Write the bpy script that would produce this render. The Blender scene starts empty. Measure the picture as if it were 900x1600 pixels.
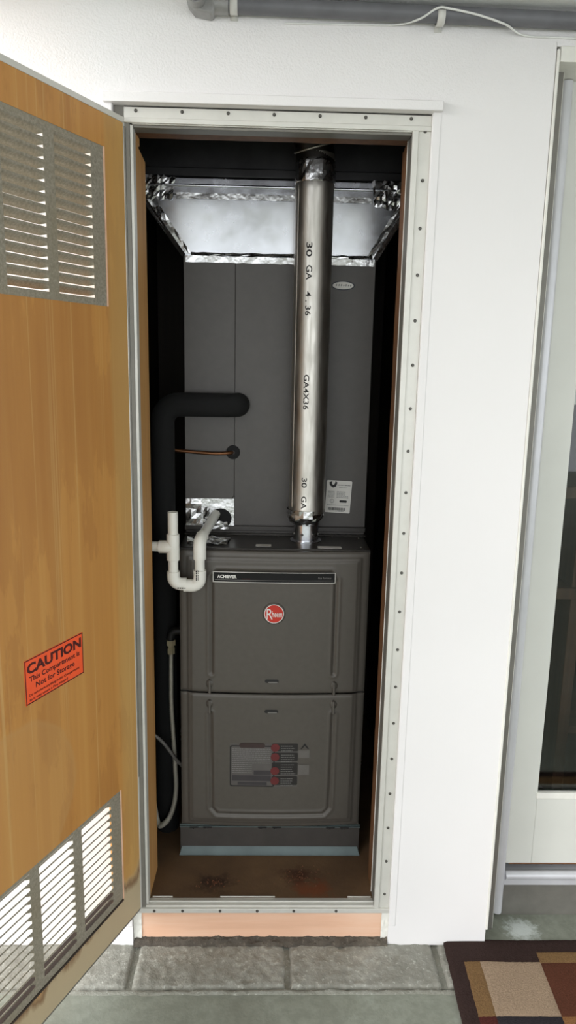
import bpy, bmesh, math, random
from mathutils import Vector, Matrix, noise
random.seed(7)
scene = bpy.context.scene
COL = scene.collection

# ------------------------------------------------------------------ camera
def look(pitch, yaw, roll):
    fw = Vector((math.sin(yaw)*math.cos(pitch), math.cos(yaw)*math.cos(pitch), -math.sin(pitch)))
    rt = Vector((math.cos(yaw), -math.sin(yaw), 0)); dn = fw.cross(rt)
    c, s = math.cos(roll), math.sin(roll)
    r2 = c*rt + s*dn; d2 = -s*rt + c*dn
    m = Matrix((r2, -d2, -fw)).transposed()
    return m.to_4x4()
cam_d = bpy.data.cameras.new('camera'); cam = bpy.data.objects.new('camera', cam_d); COL.objects.link(cam)
cam.matrix_world = Matrix.Translation((0, -1.75, 1.567)) @ look(math.radians(11.65), math.radians(1.58), math.radians(-1.19))
cam_d.sensor_fit = 'VERTICAL'; cam_d.sensor_height = 36; cam_d.lens = 36*1156/1600; cam_d.clip_start = .02
scene.camera = cam

# ------------------------------------------------------------------ sky and exposure
w = bpy.data.worlds.new('sky'); scene.world = w; w.use_nodes = True
bg = w.node_tree.nodes['Background']; bg.inputs[0].default_value = (.93, .965, 1, 1); bg.inputs[1].default_value = 2.64
sun_d = bpy.data.lights.new('low_sun', 'SUN'); sun_d.energy = 3.9; sun_d.angle = math.radians(40); sun_d.color = (1, .99, .97)
sun = bpy.data.objects.new('low_sun', sun_d); COL.objects.link(sun)
sun.rotation_euler = Vector((.90, .34, -.30)).to_track_quat('-Z', 'Y').to_euler()
vs = scene.view_settings
vs.view_transform = 'Standard'; vs.look = 'None'; vs.gamma = 1; vs.use_curve_mapping = False; vs.exposure = 0.0

# ------------------------------------------------------------------ materials
def lin(c):
    c = c/255
    return c/12.92 if c <= .04045 else ((c+.055)/1.055)**2.4
def rgb(r, g, b): return (lin(r), lin(g), lin(b), 1)
class NT:
    def __init__(s, name):
        s.m = bpy.data.materials.new(name); s.m.use_nodes = True
        s.t = s.m.node_tree; s.b = s.t.nodes['Principled BSDF']
    def n(s, typ, **kw):
        x = s.t.nodes.new(typ)
        for k, v in kw.items():
            if k.startswith('i_'): x.inputs[k[2:].replace('_', ' ')].default_value = v
            else: setattr(x, k, v)
        return x
    def l(s, a, b): s.t.links.new(a, b)
    def coord(s, scale=(1, 1, 1), loc=(0, 0, 0), kind='Object'):
        tc = s.n('ShaderNodeTexCoord'); mp = s.n('ShaderNodeMapping')
        mp.inputs['Scale'].default_value = scale; mp.inputs['Location'].default_value = loc
        s.l(tc.outputs[kind], mp.inputs['Vector']); return mp.outputs['Vector']
    def noise(s, vec, scale, detail=4, rough=.55):
        x = s.n('ShaderNodeTexNoise'); x.inputs['Scale'].default_value = scale
        x.inputs['Detail'].default_value = detail; x.inputs['Roughness'].default_value = rough
        s.l(vec, x.inputs['Vector']); return x.outputs['Fac']
    def ramp(s, fac, stops):
        x = s.n('ShaderNodeValToRGB'); e = x.color_ramp.elements
        while len(e) < len(stops): e.new(.5)
        for el, (p, c) in zip(e, stops): el.position = p; el.color = c if len(c) == 4 else (*c, 1)
        s.l(fac, x.inputs[0]); return x.outputs[0]
    def mix(s, fac, a, b, mode='MIX'):
        x = s.n('ShaderNodeMix', data_type='RGBA', blend_type=mode)
        for sock, v in ((x.inputs[0], fac), (x.inputs[6], a), (x.inputs[7], b)):
            if hasattr(v, 'links'): s.l(v, sock)
            else: sock.default_value = v
        return x.outputs[2]
    def math(s, op, a, b=None, c=None, clamp=False):
        x = s.n('ShaderNodeMath', operation=op, use_clamp=clamp)
        for i, v in enumerate((a, b, c)):
            if v is None: continue
            if hasattr(v, 'links'): s.l(v, x.inputs[i])
            else: x.inputs[i].default_value = v
        return x.outputs[0]
    def sep(s, vec):
        x = s.n('ShaderNodeSeparateXYZ'); s.l(vec, x.inputs[0]); return x.outputs
    def bump(s, h, strength=.3, dist=.002):
        x = s.n('ShaderNodeBump'); x.inputs['Strength'].default_value = strength; x.inputs['Distance'].default_value = dist
        s.l(h, x.inputs['Height']); s.l(x.outputs[0], s.b.inputs['Normal'])
    def set(s, color=None, rough=.5, metal=0, spec=None):
        if color is not None:
            if hasattr(color, 'links'): s.l(color, s.b.inputs['Base Color'])
            else: s.b.inputs['Base Color'].default_value = color
        if hasattr(rough, 'links'): s.l(rough, s.b.inputs['Roughness'])
        else: s.b.inputs['Roughness'].default_value = rough
        s.b.inputs['Metallic'].default_value = metal
        if spec is not None: s.b.inputs['Specular IOR Level'].default_value = spec
        return s.m
def plain(name, c, rough=.5, metal=0, var=.08, scale=30, bump=0, bdist=.001):
    k = NT(name); v = k.coord(); f = k.noise(v, scale)
    lo = tuple(x*(1-var) for x in c[:3])+(1,); hi = tuple(min(1, x*(1+var)) for x in c[:3])+(1,)
    col = k.ramp(f, [(.3, lo), (.7, hi)])
    if bump: k.bump(k.noise(v, scale*4), bump, bdist)
    return k.set(col, rough, metal)
M = {}
def wall_mat(name, c, stucco):
    k = NT(name); v = k.coord(); z = k.sep(v)[2]
    big = k.noise(v, 1.6, 3)
    col = k.ramp(big, [(.3, tuple(x*.95 for x in c[:3])), (.7, c)])
    if stucco == 'panel':      # orange peel on the header, painted plywood below
        mask = k.math('MULTIPLY_ADD', z, 9.0, -18.6, True)
        ph = k.noise(v, 230, 3); gr = k.noise(k.coord((160, 160, 5)), 1, 3)
        h = k.math('ADD', k.math('MULTIPLY', ph, mask), k.math('MULTIPLY', gr, .10))
        k.bump(h, .42, .004)
    else: k.bump(k.noise(v, 210, 3), .35, .004)
    return k.set(col, .62)
M['wall'] = wall_mat('white_wall_paint', rgb(233, 230, 229), 'panel')
M['ceil'] = wall_mat('white_ceiling_stucco', rgb(242, 242, 240), 'stucco')
M['casing'] = plain('white_trim_paint', rgb(226, 224, 216), .55, 0, .06, 25)
M['alu'] = plain('dull_aluminium', rgb(214, 212, 205), .45, .35, .04, 25, .05)
M['alu_dark'] = plain('dark_grey_aluminium', rgb(126, 123, 116), .5, .4, .08, 25, .08)  # darker grey aluminium for channels, hinge side jamb and threshold
M['screw'] = plain('grey_screw_steel', rgb(98, 96, 92), .4, .8)
M['galv'] = None
def metal_mat(name, c, rough, streak=(1, 1, 1), var=.18, bump=.05, bs=8):
    k = NT(name); v = k.coord(streak); f = k.noise(v, 14, 5)
    col = k.ramp(f, [(.3, tuple(x*(1-var) for x in c[:3])), (.7, c)])
    rr = k.ramp(k.noise(v, 23, 4), [(.3, (rough*.75,)*3), (.75, (rough*1.3,)*3)])
    k.bump(k.noise(k.coord(), bs, 2), bump, .01)
    return k.set(col, rr, 1)
M['galv'] = metal_mat('galvanised_steel', rgb(226, 228, 234), .24, (1, 1, 1), .14, .12, 5)
M['pipe'] = metal_mat('galvanised_vent_pipe', rgb(200, 196, 188), .42, (5, 5, .8), .14, .03, 8)
M['pipe_dark'] = metal_mat('dark_vent_elbow', rgb(92, 88, 84), .35, (3, 3, 1), .3)  # darker steel tone for the elbow gores
M['foil'] = metal_mat('aluminium_foil_tape', rgb(214, 214, 214), .26, (1, 1, 1), .1, .18, 40)
M['flex'] = plain('corrugated_steel_hose', rgb(196, 190, 176), .42, .35, .1, 60)
M['brass'] = plain('brass_fitting', rgb(198, 184, 150), .38, .4, .1, 60)
M['copper'] = metal_mat('tarnished_copper', rgb(132, 92, 66), .45)
M['iron'] = plain('black_iron_pipe', rgb(44, 42, 40), .5, .4)
M['furn'] = plain('grey_furnace_enamel', rgb(83, 78, 72), .4, .1, .05, 60, .06)
M['furn_top'] = plain('dark_grey_furnace_top', rgb(66, 63, 60), .3, .3, .06, 50)
M['coil'] = plain('grey_coil_cabinet_enamel', rgb(80, 76, 73), .45, .1, .05, 40, .05)
M['base'] = plain('grey_base_steel', rgb(78, 74, 71), .4, .3, .08, 30)
M['lip'] = plain('bare_steel_lip', rgb(92, 104, 104), .5, .3, .2, 8)
M['black'] = plain('black_plastic', rgb(6, 6, 7), .8)
M['slot'] = plain('dark_slot_plastic', rgb(20, 19, 18), .6)
M['foam'] = plain('black_foam_insulation', rgb(13, 13, 14), .9, 0, .2, 90, .3)
M['pvc'] = plain('white_pvc', rgb(232, 230, 222), .35, 0, .03, 20)
M['ink'] = plain('black_print', rgb(22, 20, 20), .6)
M['greyink'] = plain('grey_print', rgb(120, 118, 116), .6)
M['white'] = plain('white_print', rgb(226, 224, 220), .5)
M['red'] = plain('red_enamel_badge', rgb(196, 44, 28), .35)
M['darkred'] = plain('dark_red_print', rgb(94, 30, 30), .6)
M['label'] = plain('silver_label', rgb(214, 210, 204), .45, .1, .04)
M['orange'] = plain('orange_red_sticker', rgb(250, 92, 44), .45, 0, .05, 20)
M['maroon'] = plain('maroon_print', rgb(74, 12, 12), .55)
M['navy'] = plain('dark_blue_badge_rim', rgb(18, 20, 34), .4)
M['conduit'] = plain('grey_conduit', rgb(104, 104, 108), .45, .0, .1, 20)
M['fitting'] = plain('grey_cast_fitting', rgb(150, 149, 147), .5, .3, .12, 40, .2)
M['strap'] = plain('clear_plastic_strap', rgb(206, 204, 198), .35)
M['cord'] = plain('white_cord', rgb(222, 222, 218), .5)
M['greycord'] = plain('grey_cord', rgb(112, 108, 104), .5)
M['ducts'] = plain('shade_dark_duct_steel', rgb(62, 61, 62), .32, .6, .3, 9, .25)  # dark tone paints in the unlit closet ceiling that the duct reflects

def wood_mat(name, dark, mid, light, rough=.6, grain=(26, 26, 1.1)):
    k = NT(name); g = k.noise(k.coord(grain), 1.4, 6, .6); b = k.noise(k.coord((2, 2, 1)), 1.5, 3)
    c = k.ramp(g, [(.28, dark), (.5, mid), (.72, light)])
    c2 = k.mix(.35, c, k.ramp(b, [(.3, dark), (.7, light)]))
    k.bump(g, .25, .001)
    return k.set(c2, rough)
M['jamb'] = wood_mat('brown_jamb_wood', rgb(84, 52, 28), rgb(108, 70, 40), rgb(128, 88, 52))
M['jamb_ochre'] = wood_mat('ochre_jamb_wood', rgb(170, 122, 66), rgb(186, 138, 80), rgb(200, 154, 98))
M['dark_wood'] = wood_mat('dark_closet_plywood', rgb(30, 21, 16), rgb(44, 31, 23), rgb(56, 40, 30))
M['sill_wood'] = wood_mat('peach_sill_board', rgb(206, 158, 128), rgb(226, 180, 150), rgb(234, 200, 176), .65, (1.5, 20, 20))
M['interior_wood'] = wood_mat('interior_brown_wood', rgb(70, 44, 28), rgb(92, 60, 38), rgb(110, 74, 48))

def door_mat():
    k = NT('water_stained_ochre_door'); v = k.coord(); s = k.sep(v); u, z = s[0], s[2]
    gr = k.noise(k.coord((34, 1, .5)), 1.2, 5, .55)
    base = k.ramp(gr, [(.2, rgb(182, 126, 62)), (.5, rgb(192, 136, 68)), (.8, rgb(200, 148, 80))])
    # red brown water blotches with ragged edges, mostly under the upper vent
    wz = k.math('SUBTRACT', 1.0, k.math('MULTIPLY', k.math('ABSOLUTE', k.math('SUBTRACT', z, 1.55)), 1.6), None, True)
    blot = k.math('ADD', k.noise(k.coord((7, 1, 1.5), (4.3, 0, 2)), 1.3, 6, .62), k.math('MULTIPLY', wz, .10))
    c = k.mix(k.ramp(blot, [(.52, (0, 0, 0)), (.545, (.30,)*3), (.75, (.5,)*3)]), base, rgb(156, 100, 46))
    spots = k.noise(k.coord((30, 1, 14), (2, 0, 1)), 1.0, 5, .7)
    c = k.mix(k.ramp(spots, [(.70, (0, 0, 0)), (.76, (.6,)*3)]), c, rgb(96, 58, 28))
    # pale run marks and a washed strip along the hinge stile
    run = k.noise(k.coord((95, 1, .35), (1, 0, 7)), 1.0, 3, .5)
    c = k.mix(k.ramp(run, [(.60, (0, 0, 0)), (.66, (.40,)*3)]), c, rgb(208, 172, 112))
    ue = k.math('ADD', u, k.math('MULTIPLY', k.math('SUBTRACT', k.noise(k.coord((9, 1, 2)), 1, 3), .5), .03))
    c = k.mix(k.ramp(ue, [(.030, (.50,)*3), (.066, (.36,)*3), (.076, (0, 0, 0))]), c, rgb(196, 162, 100))
    # tide line of an old round stain
    du = k.math('SUBTRACT', u, .42); dz = k.math('SUBTRACT', z, .66)
    r = k.math('SQRT', k.math('ADD', k.math('MULTIPLY', du, du), k.math('MULTIPLY', dz, dz)))
    r = k.math('ADD', r, k.math('MULTIPLY', k.math('SUBTRACT', k.noise(v, 9, 3), .5), .03))
    ring = k.ramp(r, [(0, (.22,)*3), (.160, (.30,)*3), (.172, (.42,)*3), (.180, (0, 0, 0))])
    c = k.mix(ring, c, rgb(188, 146, 92))
    # washed out bottom rail and edge nearest the hinge with a brown tide line
    wav = k.math('ADD', k.math('ADD', z, k.math('MULTIPLY', u, .10)), k.math('MULTIPLY', k.math('SUBTRACT', k.noise(k.coord((16, 1, 5)), 1, 4), .5), .16))
    tide = k.ramp(wav, [(.0, (1, 1, 1)), (.225, (.9, .9, .9)), (.26, (0, 0, 0))])
    line = k.ramp(wav, [(.205, (0, 0, 0)), (.226, (.8,)*3), (.25, (.0,)*3)])
    c = k.mix(tide, c, rgb(184, 168, 138)); c = k.mix(line, c, rgb(110, 70, 30))
    # paler glue band right under the upper vent
    b2 = k.math('ADD', z, k.math('MULTIPLY', k.noise(k.coord((12, 1, 2)), 1, 4), .09))
    c = k.mix(k.ramp(b2, [(.0, (0, 0, 0)), (.01, (0, 0, 0))]), c, rgb(200, 168, 110))
    k.bump(k.math('ADD', gr, k.math('MULTIPLY', run, .5)), .25, .0015)
    return k.set(c, .5)
M['door'] = door_mat()
def vent_mat():
    k = NT('dusty_stamped_vent_metal'); v = k.coord(); f = k.noise(v, 160, 4, .7); b = k.noise(v, 7, 3)
    c = k.ramp(f, [(.3, rgb(128, 121, 106)), (.7, rgb(168, 161, 146))])
    c = k.mix(k.ramp(b, [(.4, (0, 0, 0)), (.7, (.4,)*3)]), c, rgb(140, 128, 100))
    k.bump(f, .35, .001); return k.set(c, .6, .25)
M['vent'] = vent_mat()
def concrete(name, a, b, c3, bstr, bsc, splat=False):
    k = NT(name); v = k.coord(); f = k.noise(v, 5, 6, .62); g = k.noise(v, 42, 5, .65)
    c = k.ramp(f, [(.3, a), (.55, b), (.75, c3)])
    c = k.mix(k.ramp(g, [(.42, (.30,)*3), (.58, (0, 0, 0))]), c, tuple(x*.72 for x in a[:3])+(1,))
    if bstr > .5: c = k.mix(k.ramp(k.noise(v, 85, 4, .7), [(.58, (0, 0, 0)), (.68, (.55,)*3)]), c, tuple(min(1, x*1.5) for x in c3[:3])+(1,))
    if splat:
        s = k.sep(v); dx = k.math('SUBTRACT', s[0], .735); dy = k.math('SUBTRACT', s[1], .045)
        r = k.math('SQRT', k.math('ADD', k.math('MULTIPLY', dx, dx), k.math('MULTIPLY', k.math('MULTIPLY', dy, dy), 1.2)))
        r = k.math('ADD', r, k.math('MULTIPLY', k.math('SUBTRACT', k.noise(v, 60, 5, .7), .5), .10))
        c = k.mix(k.ramp(r, [(.025, (.75,)*3), (.055, (0, 0, 0))]), c, rgb(206, 212, 210))
    k.bump(k.math('ADD', g, k.math('MULTIPLY', k.noise(v, bsc, 4, .7), .8)), bstr, .004)
    return k.set(c, .8)
M['slab'] = concrete('grey_green_concrete', rgb(122, 124, 112), rgb(138, 142, 130), rgb(154, 159, 148), .22, 160, True)
M['block'] = concrete('worn_painted_block', rgb(128, 126, 116), rgb(150, 149, 140), rgb(176, 176, 168), .8, 120)
M['mortar'] = concrete('dark_rubble_mortar', rgb(58, 52, 44), rgb(84, 76, 66), rgb(112, 104, 92), 1.0, 160)
M['joint'] = concrete('pale_joint_mortar', rgb(118, 116, 104), rgb(142, 142, 132), rgb(172, 174, 166), .9, 160)
def closet_floor():
    k = NT('rust_stained_closet_floor'); v = k.coord(); f = k.noise(v, 6, 5, .6)
    c = k.ramp(f, [(.3, rgb(84, 62, 42)), (.7, rgb(110, 84, 58))])
    s = k.sep(v); nz = k.math('MULTIPLY', k.math('SUBTRACT', k.noise(v, 26, 5, .7), .5), .13)
    for cx, cy, col, r1 in ((-.135, .085, rgb(48, 28, 16), .05), (.105, .11, rgb(64, 34, 18), .05), (.14, .06, rgb(112, 58, 28), .05)):
        dx = k.math('SUBTRACT', s[0], cx); dy = k.math('SUBTRACT', s[1], cy)
        r = k.math('SQRT', k.math('ADD', k.math('MULTIPLY', k.math('MULTIPLY', dx, dx), .6), k.math('MULTIPLY', dy, dy)))
        r = k.math('ADD', r, nz)
        c = k.mix(k.ramp(r, [(.015, (.85,)*3), (r1, (0, 0, 0))]), c, col)
    k.bump(k.noise(v, 90, 5), .35, .002); return k.set(c, .75)
M['cfloor'] = closet_floor()
def rug_mat(name, c):
    k = NT(name); v = k.coord(); f = k.noise(v, 260, 3, .7); g = k.noise(v, 12, 3)
    col = k.ramp(f, [(.3, tuple(x*.62 for x in c[:3])), (.7, tuple(x*1.25 for x in c[:3]))])
    col = k.mix(.25, col, k.ramp(g, [(.3, tuple(x*.7 for x in c[:3])), (.7, c)]))
    k.bump(f, .9, .004); return k.set(col, .95, 0, .1)
M['rug_dark'] = rug_mat('rug_dark_brown_pile', rgb(58, 44, 41))
M['rug_olive'] = rug_mat('rug_olive_pile', rgb(126, 98, 66))
M['rug_beige'] = rug_mat('rug_beige_pile', rgb(160, 138, 116))
M['rug_rust'] = rug_mat('rug_rust_pile', rgb(90, 54, 40))
M['rug_black'] = rug_mat('rug_black_pile', rgb(50, 46, 50))
M['rug_red'] = rug_mat('rug_maroon_pile', rgb(82, 42, 38))
M['rug_tan'] = rug_mat('rug_tan_pile', rgb(136, 96, 62))
M['glassdoor'] = plain('off_white_door_paint', rgb(210, 210, 203), .45, 0, .03, 6)
M['tube'] = plain('silver_white_tube', rgb(206, 206, 210), .35, .25, .05, 12)
M['room'] = plain('grey_room_paint', rgb(112, 114, 114), .7)
M['room_floor'] = plain('brown_room_floor', rgb(84, 66, 52), .7, 0, .2, 8)
M['blind'] = plain('white_blind', rgb(236, 236, 232), .6)
def glass_mat():
    k = NT('window_glass'); t = k.t
    tr = k.n('ShaderNodeBsdfTransparent'); tr.inputs[0].default_value = (.86, .88, .87, 1)
    gl = k.n('ShaderNodeBsdfGlossy'); gl.inputs['Roughness'].default_value = .02
    fr = k.n('ShaderNodeFresnel'); fr.inputs[0].default_value = 1.5
    mx = k.n('ShaderNodeMixShader'); k.l(fr.outputs[0], mx.inputs[0]); k.l(tr.outputs[0], mx.inputs[1]); k.l(gl.outputs[0], mx.inputs[2])
    k.l(mx.outputs[0], t.nodes['Material Output'].inputs[0]); return k.m
M['glass'] = glass_mat()

# ------------------------------------------------------------------ building helpers
ORG = {}
def V(*a): return Vector(a)
class MB:
    def __init__(s): s.v = []; s.f = []
    def add(s, vs_, fs):
        o = len(s.v); s.v += [Vector(x) for x in vs_]; s.f += [tuple(i+o for i in q) for q in fs]; return s
    def box(s, x0, x1, y0, y1, z0, z1):
        p = [(x, y, z) for z in (z0, z1) for y in (y0, y1) for x in (x0, x1)]
        return s.add(p, [(0, 2, 3, 1), (4, 5, 7, 6), (0, 1, 5, 4), (2, 6, 7, 3), (0, 4, 6, 2), (1, 3, 7, 5)])
    def hexa(s, b, t):   # bottom 4, top 4 points, both counter-clockwise seen from above
        return s.add(list(b)+list(t), [(3, 2, 1, 0), (4, 5, 6, 7), (0, 1, 5, 4), (1, 2, 6, 5), (2, 3, 7, 6), (3, 0, 4, 7)])
    def tube(s, path, r, n=12, caps=True):
        path = [Vector(p) for p in path]; N = len(path)
        rs = r if isinstance(r, (list, tuple)) else [r]*N
        t0 = (path[1]-path[0]).normalized()
        u = t0.orthogonal().normalized(); vs_ = []; fs = []; pt = t0
        for i, p in enumerate(path):
            t = (path[min(i+1, N-1)]-path[max(i-1, 0)])
            t = t.normalized() if t.length > 1e-9 else pt
            u = (pt.rotation_difference(t)) @ u; u = (u-t*u.dot(t)).normalized(); pt = t
            w_ = t.cross(u)
            vs_ += [p+(u*math.cos(2*math.pi*k/n)+w_*math.sin(2*math.pi*k/n))*rs[i] for k in range(n)]
        for i in range(N-1):
            for k in range(n):
                a = i*n+k; b = i*n+(k+1) % n; fs.append((a, b, b+n, a+n))
        if caps: fs += [tuple(reversed(range(n))), tuple(range((N-1)*n, N*n))]
        return s.add(vs_, fs)
    def cyl(s, p0, p1, r, r1=None, n=20): return s.tube([p0, p1], [r, r if r1 is None else r1], n)
    def lathe(s, prof, n=32, c=(0, 0, 0), jit=0):   # prof = [(r, z)]
        vs_ = []; fs = []
        for r, z in prof:
            for k in range(n):
                a = 2*math.pi*k/n; rr = r+random.uniform(-jit, jit)
                vs_.append((c[0]+rr*math.cos(a), c[1]+rr*math.sin(a), c[2]+z+random.uniform(-jit, jit)*.6))
        for i in range(len(prof)-1):
            for k in range(n):
                a = i*n+k; b = i*n+(k+1) % n; fs.append((a, b, b+n, a+n))
        return s.add(vs_, fs)
    def grid(s, fn, nu, nv, flip=False):
        vs_ = [fn(i/nu, j/nv) for j in range(nv+1) for i in range(nu+1)]; fs = []
        for j in range(nv):
            for i in range(nu):
                a = j*(nu+1)+i; q = (a, a+1, a+nu+2, a+nu+1); fs.append(q[::-1] if flip else q)
        return s.add(vs_, fs)
    def poly(s, pts): return s.add(pts, [tuple(range(len(pts)))])
    def slabpoly(s, pts, d):   # polygon extruded along vector d
        n = len(pts); pts = [Vector(p) for p in pts]; d = Vector(d)
        return s.add(pts+[p+d for p in pts], [tuple(range(n)), tuple(reversed(range(n, 2*n)))]+[(i, i+n, (i+1) % n+n, (i+1) % n) for i in range(n)])
    def mesh(s, name, smooth=None, off=None, weld=False):
        me = bpy.data.meshes.new(name); o = off if off is not None else Vector((0, 0, 0))
        me.from_pydata([tuple(x-o) for x in s.v], [], s.f)
        bm = bmesh.new(); bm.from_mesh(me)
        if weld: bmesh.ops.remove_doubles(bm, verts=bm.verts, dist=1e-5)
        bmesh.ops.recalc_face_normals(bm, faces=bm.faces); bm.to_mesh(me); bm.free()
        if smooth is not None:
            me.polygons.foreach_set('use_smooth', [True]*len(me.polygons)); me.set_sharp_from_angle(angle=math.radians(smooth))
        return me
    def build(s, name, mat, parent=None, org=None, smooth=None, bevel=0, weld=False, kind=None, label=None):
        if parent is not None: o_ = ORG[parent]
        else: o_ = Vector(org) if org is not None else Vector((0, 0, 0))
        me = s.mesh(name, smooth, o_, weld); me.materials.append(M[mat] if isinstance(mat, str) else mat)
        ob = bpy.data.objects.new(name, me); COL.objects.link(ob)
        if parent is not None: ob.parent = parent
        else: ob.location = o_
        ORG[ob] = o_
        if bevel:
            b = ob.modifiers.new('bevel', 'BEVEL'); b.width = bevel; b.segments = 2; b.limit_method = 'ANGLE'; b.angle_limit = math.radians(40)
            me.polygons.foreach_set('use_smooth', [True]*len(me.polygons)); me.set_sharp_from_angle(angle=math.radians(50))
        if kind: ob['kind'] = kind
        if label: ob['label'] = label
        return ob
def thing(name, label, cat, loc=(0, 0, 0), rz=0, kind=None, group=None):
    o = bpy.data.objects.new(name, None); COL.objects.link(o); o.empty_display_size = .05
    o.location = loc; o.rotation_euler = (0, 0, rz); ORG[o] = Vector(loc) if rz == 0 else Vector((0, 0, 0))
    return tag(o, label, cat, kind, group)
def tag(o, label, cat, kind=None, group=None):
    o['label'] = label; o['category'] = cat
    if kind: o['kind'] = kind
    if group: o['group'] = group
    return o
def inst(name, me, parent, loc, rot=None):
    o = bpy.data.objects.new(name, me); COL.objects.link(o); o.parent = parent
    o.location = Vector(loc)-ORG[parent]
    if rot: o.rotation_euler = rot
    ORG[o] = ORG[parent]; return o
def spline(pts, n=8):
    pts = [Vector(p) for p in pts]; out = []
    P = [pts[0]*2-pts[1]]+pts+[pts[-1]*2-pts[-2]]
    for i in range(1, len(P)-2):
        a, b, c, d = P[i-1:i+3]
        for k in range(n):
            t = k/n
            out.append(.5*((2*b)+(c-a)*t+(2*a-5*b+4*c-d)*t*t+(3*b-a-3*c+d)*t**3))
    return out+[pts[-1]]
def arc(c, a, b, r, n=8):   # quarter bend: centre c, starts at c+a*r, ends at c+b*r
    c, a, b = Vector(c), Vector(a), Vector(b)
    return [c+(a*math.cos(t)+b*math.sin(t))*r for t in [math.pi/2*k/n for k in range(n+1)]]
def lettering(body, size, fn, width=None, bold=0, shear=0, align='LEFT'):
    """font outline as a mesh builder; fn(tx, ty) gives the point in the scene; width stretches the line to that length"""
    cu = bpy.data.curves.new('t', 'FONT'); cu.body = body; cu.size = size; cu.offset = bold; cu.shear = shear; cu.resolution_u = 3
    ob = bpy.data.objects.new('t', cu); COL.objects.link(ob)
    dg = bpy.context.evaluated_depsgraph_get(); me = bpy.data.meshes.new_from_object(ob.evaluated_get(dg))
    xs = [v.co.x for v in me.vertices]; x0, x1 = min(xs), max(xs); k = 1 if width is None else width/(x1-x0)
    sh = 0 if align == 'LEFT' else (x1-x0)*k*(.5 if align == 'CENTER' else 1)
    mb = MB().add([fn((v.co.x-x0)*k-sh, v.co.y) for v in me.vertices], [tuple(p.vertices) for p in me.polygons])
    bpy.data.objects.remove(ob); bpy.data.curves.remove(cu); bpy.data.meshes.remove(me)
    return mb
def textline(mb, fn, x0, x1, y, h):   # one row of print too small to read
    x = x0
    while x < x1:
        l = min(random.uniform(h*.9, h*4.0), x1-x)
        mb.poly([fn(x, y), fn(x+l, y), fn(x+l, y+h), fn(x, y+h)]); x += l+h*.55
def rrect(x0, x1, y0, y1, r, n=5):
    out = []
    for cx, cy, a0 in ((x1-r, y1-r, 0), (x0+r, y1-r, 90), (x0+r, y0+r, 180), (x1-r, y0+r, 270)):
        out += [(cx+r*math.cos(math.radians(a0+90*k/n)), cy+r*math.sin(math.radians(a0+90*k/n))) for k in range(n+1)]
    return out
def ringpoly(mb, outer, inner, fn):
    n = len(outer)
    mb.add([fn(*p) for p in outer]+[fn(*p) for p in inner], [(i, (i+1) % n, (i+1) % n+n, i+n) for i in range(n)])
def crumple(mb, c, nu, nv, amp, thick_dir):
    """creased foil strip over the four corners c (in order round the strip)"""
    c = [Vector(x) for x in c]; d = Vector(thick_dir).normalized()
    def fn(u, v):
        p = (c[0]*(1-u)+c[1]*u)*(1-v)+(c[3]*(1-u)+c[2]*u)*v
        e = (c[3]-c[0]).normalized()
        edge = 0 < v < 1
        k_ = random.random()**2.2
        return p+d*(k_ if edge else k_*.5)*amp+e*random.uniform(-1, 1)*amp*(.3 if edge else .5)
    return mb.grid(fn, nu, nv)

# ------------------------------------------------------------------ the setting
ST = 'structure'
FY = -.01       # face of the wall
mb = MB()
def seg(x0, x1, z0, z1): mb.box(x0, x1, FY, .14, z0, z1)
mb.box(-3.2, -.348, FY, .14, 0, 2.36); seg(-.348, .345, 2.10, 2.36)
mb.hexa([(.345, FY, 0), (.613, FY, 0), (.613, .14, 0), (.345, .14, 0)], [(.345, FY, 2.36), (.603, FY, 2.36), (.603, .14, 2.36), (.345, .14, 2.36)])
seg(.603, 1.62, 2.235, 2.36); seg(1.62, 3.6, 0, 2.36)
tag(mb.build('wall_front', 'wall'), 'white painted outside wall with orange peel texture above the closet', 'wall', ST)
tag(MB().box(-.75, 6.0, -5.5, .14, 2.303, 2.42).build('ceiling', 'ceil'), 'white stucco patio ceiling above the grey conduit', 'ceiling', ST)
fl = MB(); fl.box(-9, 9, -9, -.158, -.2, -.003); fl.box(.613, 1.62, -.004, .14, -.2, 0)
fl.box(-9, 9, -.158, 2.6, -.22, -.016)
floor = tag(fl.build('floor', 'slab'), 'grey green concrete patio floor edged with a row of blocks', 'floor', ST)
# row of concrete blocks laid along the wall
for k in range(-8, 9):
    x0 = .069+.4045*k+.006; x1 = x0+.3925
    if x1 < -3.3 or x0 > 3.4: continue
    y1 = .06 if x1 < .6 else -.003
    random.seed(100+k); off = V(k*3.1, 1.7, 0)
    def fb(u, v, x0=x0, x1=x1, y1=y1, off=off):
        x = x0+(x1-x0)*u; y = -.152+(y1+.152)*v
        e = min(u*(x1-x0), (1-u)*(x1-x0), v*(y1+.152), (1-v)*(y1+.152)+.02)
        z = .0015-.010*math.exp(-e/.003)+.0028*noise.noise(V(x*28, y*28, k))+.0026*noise.noise(V(x*75, y*75, k))
        return (x+.004*noise.noise(V(y*20, k, 0))*(1 if u in (0, 1) else 0), y+.004*noise.noise(V(x*20, k, 5))*(1 if v == 0 else 0), z)
    b = MB().grid(fb, 72, 34); b.box(x0+.002, x1-.002, -.150, y1-.002, -.19, -.011)
    b.build('block', 'block', floor, smooth=60)
MB().box(-3.2, 3.4, -.150, .055, -.18, -.0065).build('joint_bed', 'joint', floor)
random.seed(5)
def fj(u, v):
    x = -3+6*u; y = -.172+.020*v
    return (x, y+.004*noise.noise(V(x*9, 0, 3)), -.006+.008*math.sin(math.pi*v)+.004*noise.noise(V(x*40, y*60, 1)))
MB().grid(fj, 300, 3).build('joint_mortar', 'joint', floor, smooth=60)

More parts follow.
